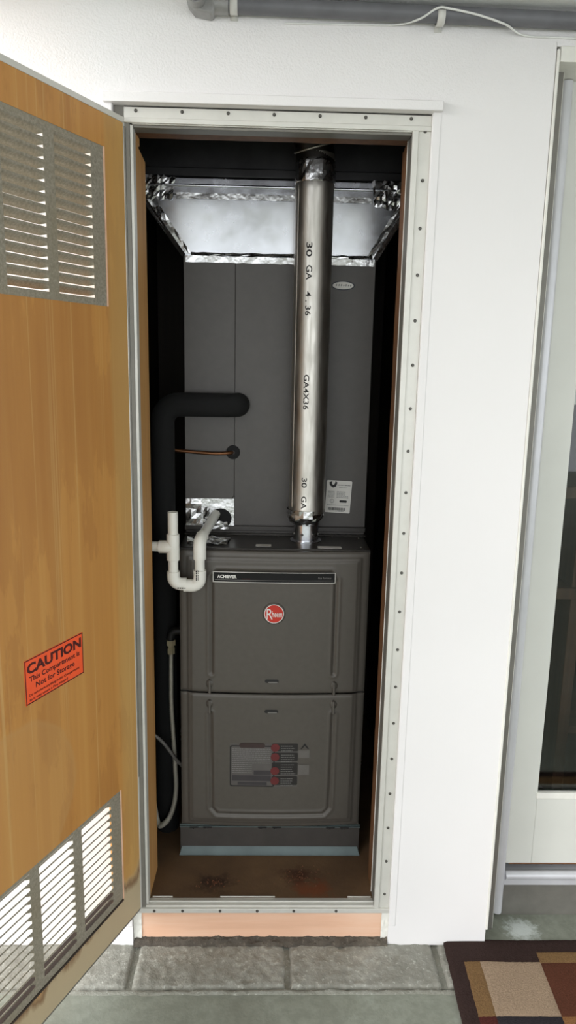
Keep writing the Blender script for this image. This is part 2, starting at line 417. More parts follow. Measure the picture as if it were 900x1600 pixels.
# casing of white painted plaster around the frame
c = MB(); c.box(-.366, .364, -.026, .004, 2.0975, 2.118)
c.box(.345, .364, -.0115, -.008, .06, 2.103); c.box(-.366, -.348, -.0135, -.008, .06, 2.103)
tag(c.build('trim_1', 'wall', bevel=.002), 'thin white painted casing around the closet opening', 'trim', ST)

# aluminium closet door frame
fr = thing('trim_2', 'dull aluminium closet door frame studded with screws', 'frame', (0, 0, .105), 0, ST)
def section(pts, path):   # pts: list of (offset from opening edge, y); path: list of (fn)
    pass
h = MB()
h.box(-.325, .345, -.001, .006, 2.062, 2.0945); h.box(-.325, .345, -.005, .004, 2.062, 2.0725); h.box(-.308, .306, .0, .045, 2.060, 2.064)
h.build('frame_head', 'alu', fr, bevel=.0012)
h = MB(); h.box(-.306, .304, .004, .044, 2.0545, 2.060); h.build('head_channel', 'alu_dark', fr, bevel=.001)
j = MB(); j.box(.304, .345, -.001, .006, .108, 2.0625); j.box(.304, .3175, -.005, .004, .108, 2.0625)
j.build('frame_jamb', 'alu', fr, bevel=.0012)
j = MB(); j.box(.304, .309, .004, .050, .108, 2.06); j.build('jamb_channel', 'alu_dark', fr, bevel=.001)
j = MB(); j.box(.3025, .305, .049, .052, .12, 2.055); j.build('jamb_lip', 'casing', fr)
j = MB(); j.box(-.325, -.313, -.001, .03, .108, 2.0625); j.box(-.348, -.325, .004, .02, .108, 2.1); j.build('frame_jamb', 'alu_dark', fr, bevel=.0012)
j = MB(); j.box(-.3135, -.3065, .002, .034, .118, 2.06); j.build('jamb_lip', 'alu', fr, bevel=.001)
j = MB(); j.box(-.327, -.322, -.0045, .001, .50, 2.055); j.build('weather_strip', 'alu_dark', fr, bevel=.001)
s_ = MB(); s_.box(-.345, .345, -.008, .006, .098, .111); s_.box(-.33, .33, .0, .030, .100, .116); s_.box(-.32, .31, .011, .014, .116, .121)
s_.build('frame_sill', 'alu', fr, bevel=.0012)
for x0, x1 in ((-.30, -.245), (-.115, .035), (.235, .300)):
    MB().box(x0, x1, .029, .031, .112, .1205).build('sill_lip', 'alu', fr, bevel=.0006)
sc = MB().lathe([(.0002, -.0030), (.0022, -.0028), (.0036, -.0012), (.0041, .001)], 12)
sm = sc.mesh('screw', 40); sm.materials.append(M['screw'])
for p in [V(-.299+.0998*i, -.0012, 2.087) for i in range(7)]+[V(.3315, -.0012, 2.062-.1005*i) for i in range(20)]:
    inst('screw', sm, fr, p, (-math.pi/2, 0, 0))
for x in (-.290, -.214, -.113, -.013, .086, .201): inst('screw', sm, fr, V(x, -.0085, .105), (-math.pi/2, 0, 0))

# wooden jambs behind the frame
wj = thing('trim_3', 'brown wooden jambs and header lining the closet opening', 'jamb', (0, .09, .118), 0, ST)
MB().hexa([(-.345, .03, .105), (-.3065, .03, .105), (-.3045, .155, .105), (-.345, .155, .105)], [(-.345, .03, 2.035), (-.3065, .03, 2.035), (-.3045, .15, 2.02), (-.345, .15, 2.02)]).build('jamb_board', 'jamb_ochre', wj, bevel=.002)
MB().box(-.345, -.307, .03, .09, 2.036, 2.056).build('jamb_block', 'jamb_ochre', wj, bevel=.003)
def fjr(u, v):   # ragged back edge
    z = .118+1.93*v
    return (.3045-.001*u, .046+(.070+.008*noise.noise(V(0, z*7, 2)))*u, z)
rj = MB().grid(fjr, 2, 60); rj.box(.3055, .345, .046, .108, .118, 2.055); rj.build('jamb_board', 'jamb', wj)
def fh(u, v): x = -.345+.69*u; return (x, .044+(.060+.006*noise.noise(V(x*14, 0, 4)))*v, 2.060)
hb = MB().grid(fh, 50, 2); hb.box(-.345, .345, .044, .098, 2.061, 2.14); hb.build('header_board', 'jamb', wj)

# peach sill board and rubble under it
sb = MB().box(-.333, .336, -.002, .03, .018, .099)
sb = tag(sb.build('trim_4', 'sill_wood', bevel=.002), 'bare peach coloured wooden board under the aluminium sill', 'sill', ST)
def fm(u, v):
    x = -.346+.69*u
    return (x, -.018+.018*v+.005*noise.noise(V(x*30, v*2, 1)), .000+.021*v**.6+.006*noise.noise(V(x*45, v*3, 7))+.004*noise.noise(V(x*160, v*9, 7)))
mo = MB().grid(fm, 160, 6); mo.build('rubble_mortar', 'mortar', sb, smooth=40)
for xa, xb in ((-.347, -.325), (.326, .347)):
    MB().grid(lambda u, v: (xa+(xb-xa)*u, -.004-.003*noise.noise(V(u*4+xa*50, v*9, 3)), .012+.088*v), 8, 20).build('plaster_edge', 'casing', sb, smooth=40)

# closet shell
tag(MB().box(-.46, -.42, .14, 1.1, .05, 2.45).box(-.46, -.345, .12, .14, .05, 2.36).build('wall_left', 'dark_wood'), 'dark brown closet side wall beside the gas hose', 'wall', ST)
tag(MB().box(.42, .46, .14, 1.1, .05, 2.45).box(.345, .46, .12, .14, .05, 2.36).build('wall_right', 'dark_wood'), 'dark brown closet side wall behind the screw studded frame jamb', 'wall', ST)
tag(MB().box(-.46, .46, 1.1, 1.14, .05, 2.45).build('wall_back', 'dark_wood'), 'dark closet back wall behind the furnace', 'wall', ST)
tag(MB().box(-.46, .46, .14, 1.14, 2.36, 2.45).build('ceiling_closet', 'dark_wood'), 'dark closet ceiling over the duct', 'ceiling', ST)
cf = tag(MB().box(-.42, .42, .028, 1.1, .03, .1165).build('floor_closet', 'cfloor'), 'dusty brown closet floor with two rust stains', 'floor', ST)
random.seed(12)
cr = MB()
for cx, cy, n_ in ((-.135, .085, 60), (.105, .11, 80)):
    for _ in range(n_):
        a = random.uniform(0, 6.28); r = abs(random.gauss(0, .028)); x = cx+r*math.cos(a)*1.2; y = max(.036, cy+r*math.sin(a)*.7); q = random.uniform(.001, .0028)
        cr.add([(x-q, y-q, .116), (x+q, y-q*.7, .116), (x, y+q, .116), (x, y, .1165+q*1.3)], [(0, 1, 3), (1, 2, 3), (2, 0, 3)])
cr.build('rust_crumbs', plain('rust_crumbs', rgb(92, 54, 30), .9), cf, kind='stuff')

# ------------------------------------------------------------------ open closet door (swings out on its hinge edge)
door = thing('door_1', 'open ochre closet door with two louvred vents and an orange caution sticker', 'door', (-.325, -.001, 0), math.radians(-114), ST)
DW, DT = .62, .035
V1 = (.073, .547, 1.672, 1.996); V2 = (.080, .550, .196, .506)
p = MB()
def dbox(u0, u1, z0, z1): p.box(u0, u1, -DT, 0, z0, z1)
ux = [0.004, .073, .080, .547, .550, DW-.004]
dbox(.004, V2[0], .112, V1[2]); dbox(.004, V1[0], V1[2], 2.064)
dbox(V2[1], DW-.004, .112, V1[2]); dbox(V1[1], DW-.004, V1[2], 2.064)
dbox(V2[0], V2[1], .112, V2[2]); dbox(V2[0], V2[1], V2[3], V1[2]); dbox(V1[0], V1[1], V1[3], 2.064)
p.build('door_panel', 'door', door)
e = MB(); e.box(0, DW, -DT-.001, .0012, 2.061, 2.073); e.build('edge_trim', 'alu', door, bevel=.0008)
e = MB(); e.box(0, DW, -DT-.001, .0008, .108, .1125); e.build('edge_trim', 'alu_dark', door, bevel=.0006)
e = MB(); e.box(-.004, .0045, -DT-.001, .001, .108, 2.073); e.build('edge_trim', 'alu', door, bevel=.0008)
e = MB(); e.box(DW-.0045, DW, -DT-.001, .001, .108, 2.073); e.build('edge_trim', 'alu', door, bevel=.0008)
cols = ((.118, .234), (.261, .374), (.402, .515))
# one pressed louvre: slopes down and outwards from the sheet, cheeks at both ends
W_ = .1145; pit = .0200
sl = MB()
def fs(u, v):
    x = W_*u; e_ = min(u, 1-u)*W_
    k = min(1, e_/.007); k = k*k*(3-2*k)
    if v < .3: return (x, -.001-.0006*v, .0105-.0048*v/.3)            # flat strip left between two slots
    t = (v-.3)/.7
    return (x, -.0012-.0130*t*k, .0057-.0112*t*(.8+.2*k)-.0006*math.sin(t*3))
sl.grid(fs, 18, 10)
slat_me = sl.mesh('slat', 60); slat_me.materials.append(M['vent'])
def vent(zb, zt, u0, u1, n, ztop):
    q = MB()
    def b(a0, a1, z0, z1): q.box(a0, a1, -.0022, -.0008, z0, z1)
    zlo = ztop-pit*n+.0108; zhi = ztop+.011
    b(u0, cols[0][0]+.0005, zb, zt); b(cols[0][1]-.002, cols[1][0]+.0005, zb, zt); b(cols[1][1]+.0005, cols[2][0]+.0005, zb, zt); b(cols[2][1]+.0005, u1, zb, zt)
    for a, b_ in cols: b(a, b_, zhi, zt); b(a, b_, zb, zlo)
    v_ = q.build('louvred_vent', 'vent', door)
    for ci, (a, b_) in enumerate(cols):
        for i in range(n):
            o = inst('slat', slat_me, v_, V(a+.0005, 0, ztop-pit*i))
    return v_
vent(V1[2], V1[3], V1[0], V1[1], 15, 1.976)
vent(V2[2], V2[3], V2[0], V2[1], 14, .486)
MB().box(V2[0], V2[1], -.034, .002, V2[2]-.004, V2[2]+.0015).build('vent_ledge', 'dark_wood', door, bevel=.0008)
MB().box(V2[0], V2[1], -.034, -.003, V2[2], V2[2]+.0125).build('vent_ledge', 'dark_wood', door)
# thin wooden beads along the cut edges of the vents
k = MB(); k.box(.0735, .0775, -.012, .0012, V1[2], V1[3]); k.build('vent_bead', 'sill_wood', door, bevel=.0008)
k = MB(); k.box(.0765, .0805, -.012, .0012, V2[2], V2[3]); k.build('vent_bead', 'sill_wood', door, bevel=.0008)
# caution sticker
st = MB().box(.204, .387, .0, .0008, .870, .966).build('caution_sticker', 'orange', door, label='orange red caution sticker with maroon lettering')
def fst(x, y): return V(.387-x, .00125, .870+y)
q = MB(); o_ = [(0.0005, .0005), (.1825, .0005), (.1825, .0955), (.0005, .0955)]; i_ = [(.0028, .0028), (.1802, .0028), (.1802, .0932), (.0028, .0932)]
ringpoly(q, o_, i_, fst); q.build('sticker_border', 'maroon', st)
for body, size, x, y, wd, bd in (('CAUTION', .029, .0065, .0655, .170, .0012), ('This Compartment is', .0155, .012, .0475, .158, .0003), ('Not for Storage', .0165, .030, .0295, .122, .0003), ('Do not store anything in this Compartment', .0078, .010, .0165, .158, .0001), ('as it may cause a Fire Hazard', .0078, .010, .0065, .118, .0001)):
    lettering(body, size, lambda tx, ty: fst(x+tx, y+ty), wd, bd).build('lettering', 'maroon', st)
# hinge knuckles on the far side
for z in (.35, 1.09, 1.85): MB().cyl((-.006, -.038, z-.05), (-.006, -.038, z+.05), .006, n=12).build('hinge', 'alu', door, smooth=40)

# ------------------------------------------------------------------ furnace
FX0, FX1 = -.242, .284; FXC = (FX0+FX1)/2; FB = .1165
fu = thing('furnace', 'grey gas furnace with round red badge standing on the closet floor', 'furnace', (FXC, .5, FB))
b = MB().box(FX0, FX1, .232, .93, .205, 1.045); b.build('cabinet', 'furn', fu, bevel=.003)
t = MB().box(FX0-.001, FX1+.001, .226, .932, 1.043, 1.056); t.build('top_panel', 'furn_top', fu, bevel=.002)
def surf(x):   # bowed front
    s = (x-FX0)/(FX1-FX0)*2-1
    return .214-.013*(1-s*s)
def sst(a, b_, x):
    t_ = max(0, min(1, (x-a)/(b_-a))); return t_*t_*(3-2*t_)
def groove(d, w_=.0045): return math.exp(-(d/w_)**2)
def seg_d(x, z, pts):
    best = 9
    for (ax, az), (bx, bz) in zip(pts, pts[1:]):
        dx, dz = bx-ax, bz-az; tt = max(0, min(1, ((x-ax)*dx+(z-az)*dz)/(dx*dx+dz*dz)))
        best = min(best, math.hypot(x-ax-dx*tt, z-az-dz*tt))
    return best
def panel(z0, z1, upper):
    ch = .016
    if upper: inner = [(-.152, .700), (-.152, .992-ch), (-.152+ch, .992+.004), (.191-ch, .992+.004), (.191, .992-ch), (.191, .700)]
    else: inner = [(-.155, .575), (-.152, .262+ch), (-.152+ch, .258), (.192-ch, .258), (.192, .262+ch), (.195, .575)]
    def fn(u, v):
        x = FX0+.001+(FX1-FX0-.002)*u; z = z0+(z1-z0)*v
        es = min(x-FX0, FX1-x); et = (z1-z) if upper else (z-z0); eo = (z-z0) if upper else (z1-z)
        d = -.004*math.exp(-es/.004)-.004*math.exp(-min(et, eo)/.003)
        d += .006*sst(.020, .030, es)*sst(.012, .022, et)
        d -= .0025*groove(seg_d(x, z, [(FX0+.030, z0-.1), (FX0+.030, z1-.022), (FX1-.030, z1-.022), (FX1-.030, z0-.1)] if upper else [(FX0+.030, z1+.1), (FX0+.030, z0+.022), (FX1-.030, z0+.022), (FX1-.030, z1+.1)]), .003)
        d -= .0042*groove(seg_d(x, z, inner), .0042)
        d += .0018*groove(seg_d(x, z, inner)-.010, .004)
        return (x, surf(x)-d, z)
    m = MB().grid(fn, 170, 130)
    m.grid(lambda u, v: (FX0+.001+(FX1-FX0-.002)*u, surf(FX0+(FX1-FX0)*u)+.004+(.233-surf(FX0+(FX1-FX0)*u)-.004)*v, z1), 30, 1)
    m.grid(lambda u, v: (FX0+.001+(FX1-FX0-.002)*u, surf(FX0+(FX1-FX0)*u)+.004+(.233-surf(FX0+(FX1-FX0)*u)-.004)*v, z0), 30, 1)
    m.box(FX0+.001, FX0+.003, .217, .233, z0, z1); m.box(FX1-.003, FX1-.001, .217, .233, z0, z1)
    return m
up = panel(.6405, 1.052, True).build('upper_door', 'furn', fu, smooth=50)
lo = panel(.214, .6355, False).build('lower_door', 'furn', fu, smooth=50)
MB().box(FX0+.003, FX1-.003, .222, .235, .634, .642).build('door_gap_rail', 'slot', fu)
def ff(o_): return lambda x, z: V(x, surf(x)-.006-o_, z)
# nameplate strip
n_ = MB(); n_.grid(lambda u, v: ff(.0022)(-.148+.336*u, .967+.030*v), 24, 1); ns = n_.build('nameplate', 'black', up, label='black nameplate strip with silver rim')
r_ = MB()
def rimpts(x0, x1, z0, z1, m=24): return [(x0+(x1-x0)*i/m, z0) for i in range(m)]+[(x1, z0+(z1-z0)*i/2) for i in range(2)]+[(x1-(x1-x0)*i/m, z1) for i in range(m)]+[(x0, z1-(z1-z0)*i/2) for i in range(2)]
ringpoly(r_, rimpts(-.148, .188, .967, .997), rimpts(-.1462, .1862, .9688, .9952), ff(.003)); r_.build('nameplate', 'label', up)
u_ = MB(); u_.grid(lambda u, v: ff(.0028)(-.142+.324*u, .9735+.0012*v), 24, 1); u_.build('underline', 'greyink', up)
lettering('ACHIEVER', .0115, lambda a, c: ff(.003)(-.136+a, .9795+c), .053, .0006).build('lettering', 'white', up)
lettering('Gas Furnace', .0085, lambda a, c: ff(.003)(.176+a, .9795+c), .036, 0, .2, 'RIGHT').build('lettering', 'greyink', up)
u_ = MB(); textline(u_, lambda a, c: ff(.003)(a, c), -.068, -.046, .977, .0012); u_.build('fine_print', 'darkred', up, kind='stuff')
# round badge
def disc(mb_, cx, cz, r, o_, n=32): mb_.poly([ff(o_)(cx+r*math.cos(6.2832*i/n), cz+r*math.sin(6.2832*i/n)) for i in range(n)])
bd = MB(); by = surf(.021)-.006
bd.lathe([(.0318, .004), (.0318, -.001), (.0300, -.003), (.0272, -.004)], 40)
bd.v = [V(.021+v.x, by+v.z, .879+v.y) for v in bd.v]
bdo = bd.build('badge_ring', 'furn', up, smooth=40)
bb = MB().poly([V(.021+.0278*math.cos(6.2832*i/40), by-.0036, .879+.0278*math.sin(6.2832*i/40)) for i in range(40)])
bb = bb.build('badge', 'red', up, label='round red enamel badge with white rim')
bdo['label'] = 'raised ring around the red badge'
rr = MB(); ringpoly(rr, [(.0272*math.cos(6.2832*i/40), .0272*math.sin(6.2832*i/40)) for i in range(40)], [(.0254*math.cos(6.2832*i/40), .0254*math.sin(6.2832*i/40)) for i in range(40)], lambda a, c: V(.021+a, by-.0041, .879+c)); rr.build('badge_rim', 'white', up)
lettering('R', .045, lambda a, c: V(.0005+a, by-.0042, .8630+c), .0165, -.0002).build('lettering', 'white', up)
lettering('heem', .0245, lambda a, c: V(.0155+a, by-.0042, .8700+c), .0280, .0002).build('lettering', 'white', up)
# handle slots
for z, par in ((.679, up), (.587, lo)):
    x = .018
    k = MB(); ringpoly(k, rrect(x-.0235, x+.0235, z-.0085, z+.0085, .0084), rrect(x-.0195, x+.0195, z-.0055, z+.0055, .0054), ff(.0016)); k.build('handle_rim', 'furn', par, smooth=60)
    k = MB().poly([ff(.0011)(*p_) for p_ in rrect(x-.0205, x+.0205, z-.0062, z+.0062, .006)]); k.build('handle_slot', 'slot', par)
    k = MB().poly([ff(.0018)(*p_) for p_ in rrect(x-.010, x+.016, z-.0052, z-.0022, .0014)]); k.build('handle_lip', 'greyink', par)
# quarter-turn latches
for x, z, par, sg in ((-.157, .667, up, -1), (.194, .664, up, -1), (-.157, .606, lo, -1), (.194, .606, lo, -1)):
    k = MB(); y0 = surf(x)-.004
    k.lathe([(.0001, -.0055), (.006, -.0052), (.0105, -.002), (.0125, .003)], 20); k.v = [V(x+v.x, y0+v.z, z+v.y*1.25) for v in k.v]
    la = k.build('latch', 'furn', par, smooth=50)
    k = MB().hexa([(x-.004, y0-.012, z-.026), (x+.004, y0-.012, z-.026), (x+.004, y0, z-.028), (x-.004, y0, z-.028)], [(x-.0028, y0-.010, z+.012), (x+.0028, y0-.010, z+.012), (x+.0028, y0, z+.015), (x-.0028, y0, z+.015)])
    k.build('latch_blade', 'furn', la, bevel=.0015)
# warning label
fl_ = ff(.0003); wl = MB(); wl.grid(lambda u, v: fl_(-.099+.196*u, .350+.136*v), 20, 1)
wl = wl.build('warning_label', plain('warning_label_grey', rgb(86, 82, 79), .5), lo, label='dark warning label with four red dots')
fl2 = ff(.0013); fl3 = ff(.0018)
k = MB(); ringpoly(k, rrect(-.099, .030, .350, .480, .006), rrect(-.0955, .0265, .3535, .4765, .004), fl2); k.build('label_border', 'ink', wl)
k = MB().poly([fl3(*p_) for p_ in rrect(-.072, .002, .473, .488, .007)]); k.build('label_heading', plain('label_heading_print', rgb(52, 36, 34), .5), wl)
k = MB()
for i in range(13): textline(k, lambda a, c: fl2(a, c), -.093, .018 if i < 8 else -.035, .468-.0062*i, .0022)
k.build('fine_print', 'greyink', wl, kind='stuff')
k = MB(); k.poly([fl2(*p_) for p_ in rrect(-.093, .020, .368, .386, .002)]); k.poly([fl2(*p_) for p_ in rrect(-.030, .020, .388, .402, .001)]); k.poly([fl2(*p_) for p_ in rrect(-.076, .008, .355, .365, .001)]); k.build('label_panel', plain('label_panel_print', rgb(54, 50, 52), .5), wl)
z = .487
for hgt in (.027, .030, .043, .031):
    k = MB().poly([fl2(*p_) for p_ in rrect(.022, .0965, z-hgt+.003, z, .0035)]); k.build('label_panel', plain('label_box_print', rgb(30, 26, 24), .5), wl)
    cz = z-hgt/2+.001 if hgt < .04 else z-hgt+.016
    k = MB().poly([fl3(.031+.0125*math.cos(6.2832*i/24), cz+.0125*math.sin(6.2832*i/24)) for i in range(24)]); k.build('label_dot', 'darkred', wl)
    k = MB()
    for i in range(int(hgt/.0075)): textline(k, lambda a, c: fl3(a, c), .048, random.uniform(.078, .092), z-.0085-.007*i, .0018)
    k.build('fine_print', 'greyink', wl, kind='stuff'); z -= hgt+.001
k = MB(); k.add([fl2(.1035, .470), fl2(.108, .470), fl2(.116, .480), fl2(.124, .470), fl2(.1285, .470), fl2(.116, .488)], [(0, 1, 2, 5), (2, 3, 4, 5)]); k.build('label_symbol', 'ink', wl)
k = MB()
M['lgp'] = plain('label_grey_panel', rgb(98, 94, 90), .5)
for a, b_ in ((.442, .466), (.388, .420)): MB().grid(lambda u, v: fl2(.098+.032*u, a+(b_-a)*v), 3, 1).build('label_panel', 'lgp', wl)
# base under the doors with hinge clips and bare lip
MB().box(FX0-.004, FX1+.003, .216, .93, .1165, .206).build('base', 'base', fu, bevel=.001)
MB().box(FX0-.005, FX1+.004, .2125, .222, .2045, .2080).build('base_edge', 'lip', fu, bevel=.0006)
MB().box(FX0-.005, FX1+.004, .2135, .220, .2105, .2135).build('base_edge', 'lip', fu, bevel=.0006)
MB().hexa([(FX0-.006, .203, .1175), (FX1+.005, .203, .1175), (FX1+.004, .217, .1175), (FX0-.005, .217, .1175)], [(FX0-.006, .203, .1195), (FX1+.005, .203, .1195), (FX1-.002, .2165, .1405), (FX0+.001, .2165, .1405)]).build('base_lip', 'lip', fu, bevel=.0006)
for x in (-.205, -.165, -.003, .040, .200, .242):
    k = MB().box(x-.013, x+.013, .2115, .2165, .2025, .2075); k.build('hinge_clip', 'slot', fu, bevel=.0008)
    inst('screw', sm, fu, V(x-.004, .2155, .199), (-math.pi/2, 0, 0))
# details of the top panel
for x0, x1, y0 in ((-.033, .010, .250), (.140, .206, .236)):
    MB().box(x0, x1, y0, y0+.022, 1.056, 1.0566).build('top_label', 'label', fu)
for x, y in ((-.215, .25), (.262, .25), (-.225, .37), (.268, .36), (.03, .375), (.19, .372)): inst('screw', sm, fu, V(x, y, 1.0562), None).rotation_euler = (math.pi, 0, 0)
random.seed(3)
k = MB(); crumple(k, [(-.225, .262, 1.0565), (-.115, .255, 1.0565), (-.105, .345, 1.0565), (-.232, .345, 1.0565)], 9, 6, .010, (0, 0, 1)); k.build('foil_scrap', 'foil', fu, label='crumpled foil on the furnace top')
k = MB().lathe([(.038, 0), (.040, .003), (.034, .004), (.030, .001), (.012, .001), (.010, .003), (.0002, .003)], 28, (-.172, .295, 1.0565)); k.build('knockout_cap', 'furn_top', fu, smooth=50)
for z in (.49, .475, .50): inst('screw', sm, fu, V(FX0-.0005, .240, z), (0, math.pi/2, 0))
for z in (.40, .412): inst('screw', sm, fu, V(FX1+.0005, .240, z), (0, -math.pi/2, 0))

# ------------------------------------------------------------------ coil cabinet on the furnace
CX0, CX1, CY, CZ0, CZ1 = -.243, .288, .390, 1.056, 1.842
co = thing('coil_cabinet', 'tall grey evaporator coil cabinet standing on the furnace', 'coil cabinet', ((CX0+CX1)/2, .65, CZ0))
MB().box(CX0, CX1, CY+.003, .92, CZ0, CZ1).build('cabinet', 'coil', co, bevel=.002)
MB().box(CX0, -.1005, CY, CY+.004, CZ0+.028, CZ1-.002).build('front_panel', 'coil', co, bevel=.001)
MB().box(-.0995, CX1, CY-.0006, CY+.004, CZ0+.028, CZ1-.002).build('front_panel', 'coil', co, bevel=.001)
k = MB().box(CX0-.002, CX1+.002, CY-.014, CY+.004, CZ0, CZ0+.005); k.box(CX0-.002, CX1+.002, CY-.005, CY+.004, CZ0+.012, CZ0+.026); k.build('bottom_flange', 'furn_top', co, bevel=.0015)
inst('screw', sm, co, V(-.101, CY-.001, 1.167), (-math.pi/2, 0, 0))
# foil patch with the drain hole
random.seed(21)
k = MB(); k.box(-.236, -.100, CY-.002, CY-.0005, 1.072, 1.163)
fp = k.build('foil_patch', 'foil', co)
k = MB(); crumple(k, [(-.241, CY-.003, 1.074), (-.196, CY-.003, 1.074), (-.196, CY-.003, 1.160), (-.241, CY-.003, 1.163)], 3, 6, .004, (0, -1, 0)); k.build('foil_crumple', 'foil', fp)
k = MB(); k.lathe([(.0001, -.001), (.030, -.001), (.033, 0)], 24); k.v = [V(-.140+v.x, CY-.004+v.z, 1.104+v.y*.9) for v in k.v]; k.build('drain_opening', 'black', fp)
k = MB(); crumple(k, [(-.190, CY-.006, 1.076), (-.115, CY-.006, 1.072), (-.120, CY-.005, 1.092), (-.188, CY-.005, 1.100)], 6, 3, .006, (0, -1, 0)); k.build('foil_crumple', 'foil', fp)
k = MB(); crumple(k, [(-.190, CY-.006, 1.076), (-.176, CY-.006, 1.076), (-.172, CY-.006, 1.135), (-.190, CY-.005, 1.135)], 3, 7, .006, (0, -1, 0)); k.build('foil_crumple', 'foil', fp)
# oval maker's badge
def ov(o_, rx, rz, n=36): return [V(.199+rx*math.cos(6.2832*i/n), CY-o_, 1.771+rz*math.sin(6.2832*i/n)) for i in range(n)]
k = MB().slabpoly(ov(.0035, .0330, .0128), (0, .003, 0)); ob = k.build('oval_badge', 'navy', co)
k = MB().slabpoly(ov(.0042, .0290, .0098), (0, .001, 0)); k.build('badge_face', 'label', ob)
k = MB(); random.seed(2)
for x in (.180, .1875, .194, .2005, .207, .2135, .2195):
    hgt = random.choice((.006, .0045, .0045)); k.poly([V(x-.0012, CY-.0046, 1.7690), V(x+.0012, CY-.0046, 1.7690), V(x+.0018, CY-.0046, 1.7690+hgt), V(x-.0006, CY-.0046, 1.7690+hgt)])
    k.poly([V(x+.001, CY-.0046, 1.7712), V(x+.0034, CY-.0046, 1.7712), V(x+.0034, CY-.0046, 1.7724), V(x+.001, CY-.0046, 1.7724)])
k.build('fine_print', 'greyink', ob, kind='stuff')
# rating label, stuck on slightly askew
def fr_(o_):
    a0 = math.radians(-2.8); c_, s__ = math.cos(a0), math.sin(a0)
    return lambda x, z: V(.2065+x*c_-z*s__, CY-.0008-o_, 1.174+x*s__+z*c_)
k = MB().slabpoly([fr_(.0008)(*q_) for q_ in rrect(-.037, .037, -.048, .048, .003)], (0, .0007, 0)); rl = k.build('rating_label', 'label', co, label='pale rating label stuck on askew')
f1 = fr_(.0012)
k = MB(); k.add([f1(-.030, .042), f1(-.022, .045), f1(-.022, .038), f1(-.018, .034), f1(-.014, .038), f1(-.012, .046), f1(-.006, .042), f1(-.010, .030), f1(-.018, .0265), f1(-.028, .033)], [tuple(range(10))]); k.build('label_symbol', 'ink', rl)
k = MB(); textline(k, f1, -.006, .033, .034, .0022); textline(k, f1, .0, .024, .027, .0016)
for i in range(5): textline(k, f1, -.032, -.012, .014-.0042*i, .0016); textline(k, f1, -.006, random.uniform(.012, .033), .014-.0042*i, .0018)
textline(k, f1, -.032, .032, -.026, .0012); textline(k, f1, -.024, .020, -.0445, .0014); k.build('fine_print', 'greyink', rl, kind='stuff')
k = MB(); x = -.028
while x < .022: wd = random.choice((.0006, .0011, .0017)); k.poly([f1(x, -.041), f1(x+wd, -.041), f1(x+wd, -.0325), f1(x, -.0325)]); x += wd+random.choice((.0005, .0009))
k.build('barcode', 'ink', rl, kind='stuff')
k = MB(); ringpoly(k, [(-.018+.006*math.cos(6.2832*i/20), -.0135+.006*math.sin(6.2832*i/20)) for i in range(20)], [(-.018+.0048*math.cos(6.2832*i/20), -.0135+.0048*math.sin(6.2832*i/20)) for i in range(20)], f1); k.build('label_symbol', 'greyink', rl)
lettering('UL', .005, lambda a, c: f1(-.0212+a, -.0150+c), .0058).build('lettering', 'greyink', rl)
k = MB().poly([f1(*q_) for q_ in rrect(.004, .026, -.0165, -.0095, .003)]); k.build('label_symbol', 'ink', rl)

# ------------------------------------------------------------------ sheet metal plenum
pl = thing('plenum', 'shiny sheet metal plenum taped with foil on top of the grey coil cabinet', 'duct', (.022, .65, 1.842))
TX0, TX1, TZ = -.365, .385, 1.99
PF = CY+.004
def taper(y0, y1):
    m = MB(); m.add([(CX0+.004, y0, 1.842), (CX1-.004, y0, 1.842), (CX1-.004, y1, 1.842), (CX0+.004, y1, 1.842), (TX0, y0, TZ+.01), (TX1, y0, TZ+.01), (TX1, y1, TZ+.01), (TX0, y1, TZ+.01)], [(0, 1, 5, 4), (1, 2, 6, 5), (2, 3, 7, 6), (3, 0, 4, 7)])
    return m
k = taper(PF, .92); k.build('tapered_duct', 'galv', pl)
MB().box(TX0, TX1, PF-.002, .93, TZ+.008, 2.043).build('top_collar', 'galv', pl, bevel=.003)
MB().tube([(TX0, PF-.003, 2.022), (TX1, PF-.003, 2.022)], .004, 8).build('collar_bead', 'galv', pl, smooth=50)
random.seed(31)
def ftape(name, c, nu, nv, amp, d=(0, -1, 0)):
    m = MB(); crumple(m, c, nu, nv, amp, d); return m.build(name, 'foil', pl)
y = PF-.002
ftape('foil_tape', [(-.366, y-.001, 1.985), (-.272, y-.001, 1.985), (-.262, y-.002, 2.044), (-.366, y-.002, 2.044)], 13, 7, .008)
ftape('foil_tape', [(.278, y-.001, 1.978), (.386, y-.001, 1.970), (.386, y-.002, 2.044), (.268, y-.002, 2.044)], 14, 7, .008)
ftape('foil_tape', [(-.262, y-.0005, 1.988), (.27, y-.0005, 1.988), (.27, y-.0005, 2.004), (-.262, y-.0005, 2.004)], 26, 1, .0008)
# tape along the slanted edges, folded round the corner
ftape('foil_tape', [(CX0+.006, y, 1.846), (CX0+.022, y, 1.846), (-.328, y, 2.0), (-.352, y, 2.0)], 2, 9, .0045)
ftape('foil_tape', [(CX0-.004, y+.006, 1.838), (CX0+.006, y-.002, 1.844), (-.350, y-.002, 1.997), (-.366, y+.008, 1.997)], 2, 8, .003)
ftape('foil_tape', [(CX1-.026, y, 1.846), (CX1-.008, y, 1.846), (.374, y, 2.0), (.350, y, 2.0)], 2, 9, .0045)
ftape('foil_tape', [(CX1-.008, y-.002, 1.844), (CX1+.004, y+.006, 1.838), (.388, y+.008, 1.997), (.372, y-.002, 1.997)], 2, 8, .003)
ftape('foil_tape', [(CX0+.006, CY-.0015, 1.824), (CX1-.004, CY-.0015, 1.824), (CX1-.004, CY-.0015, 1.841), (CX0+.006, CY-.0015, 1.841)], 26, 1, .0022)
random.seed(8)
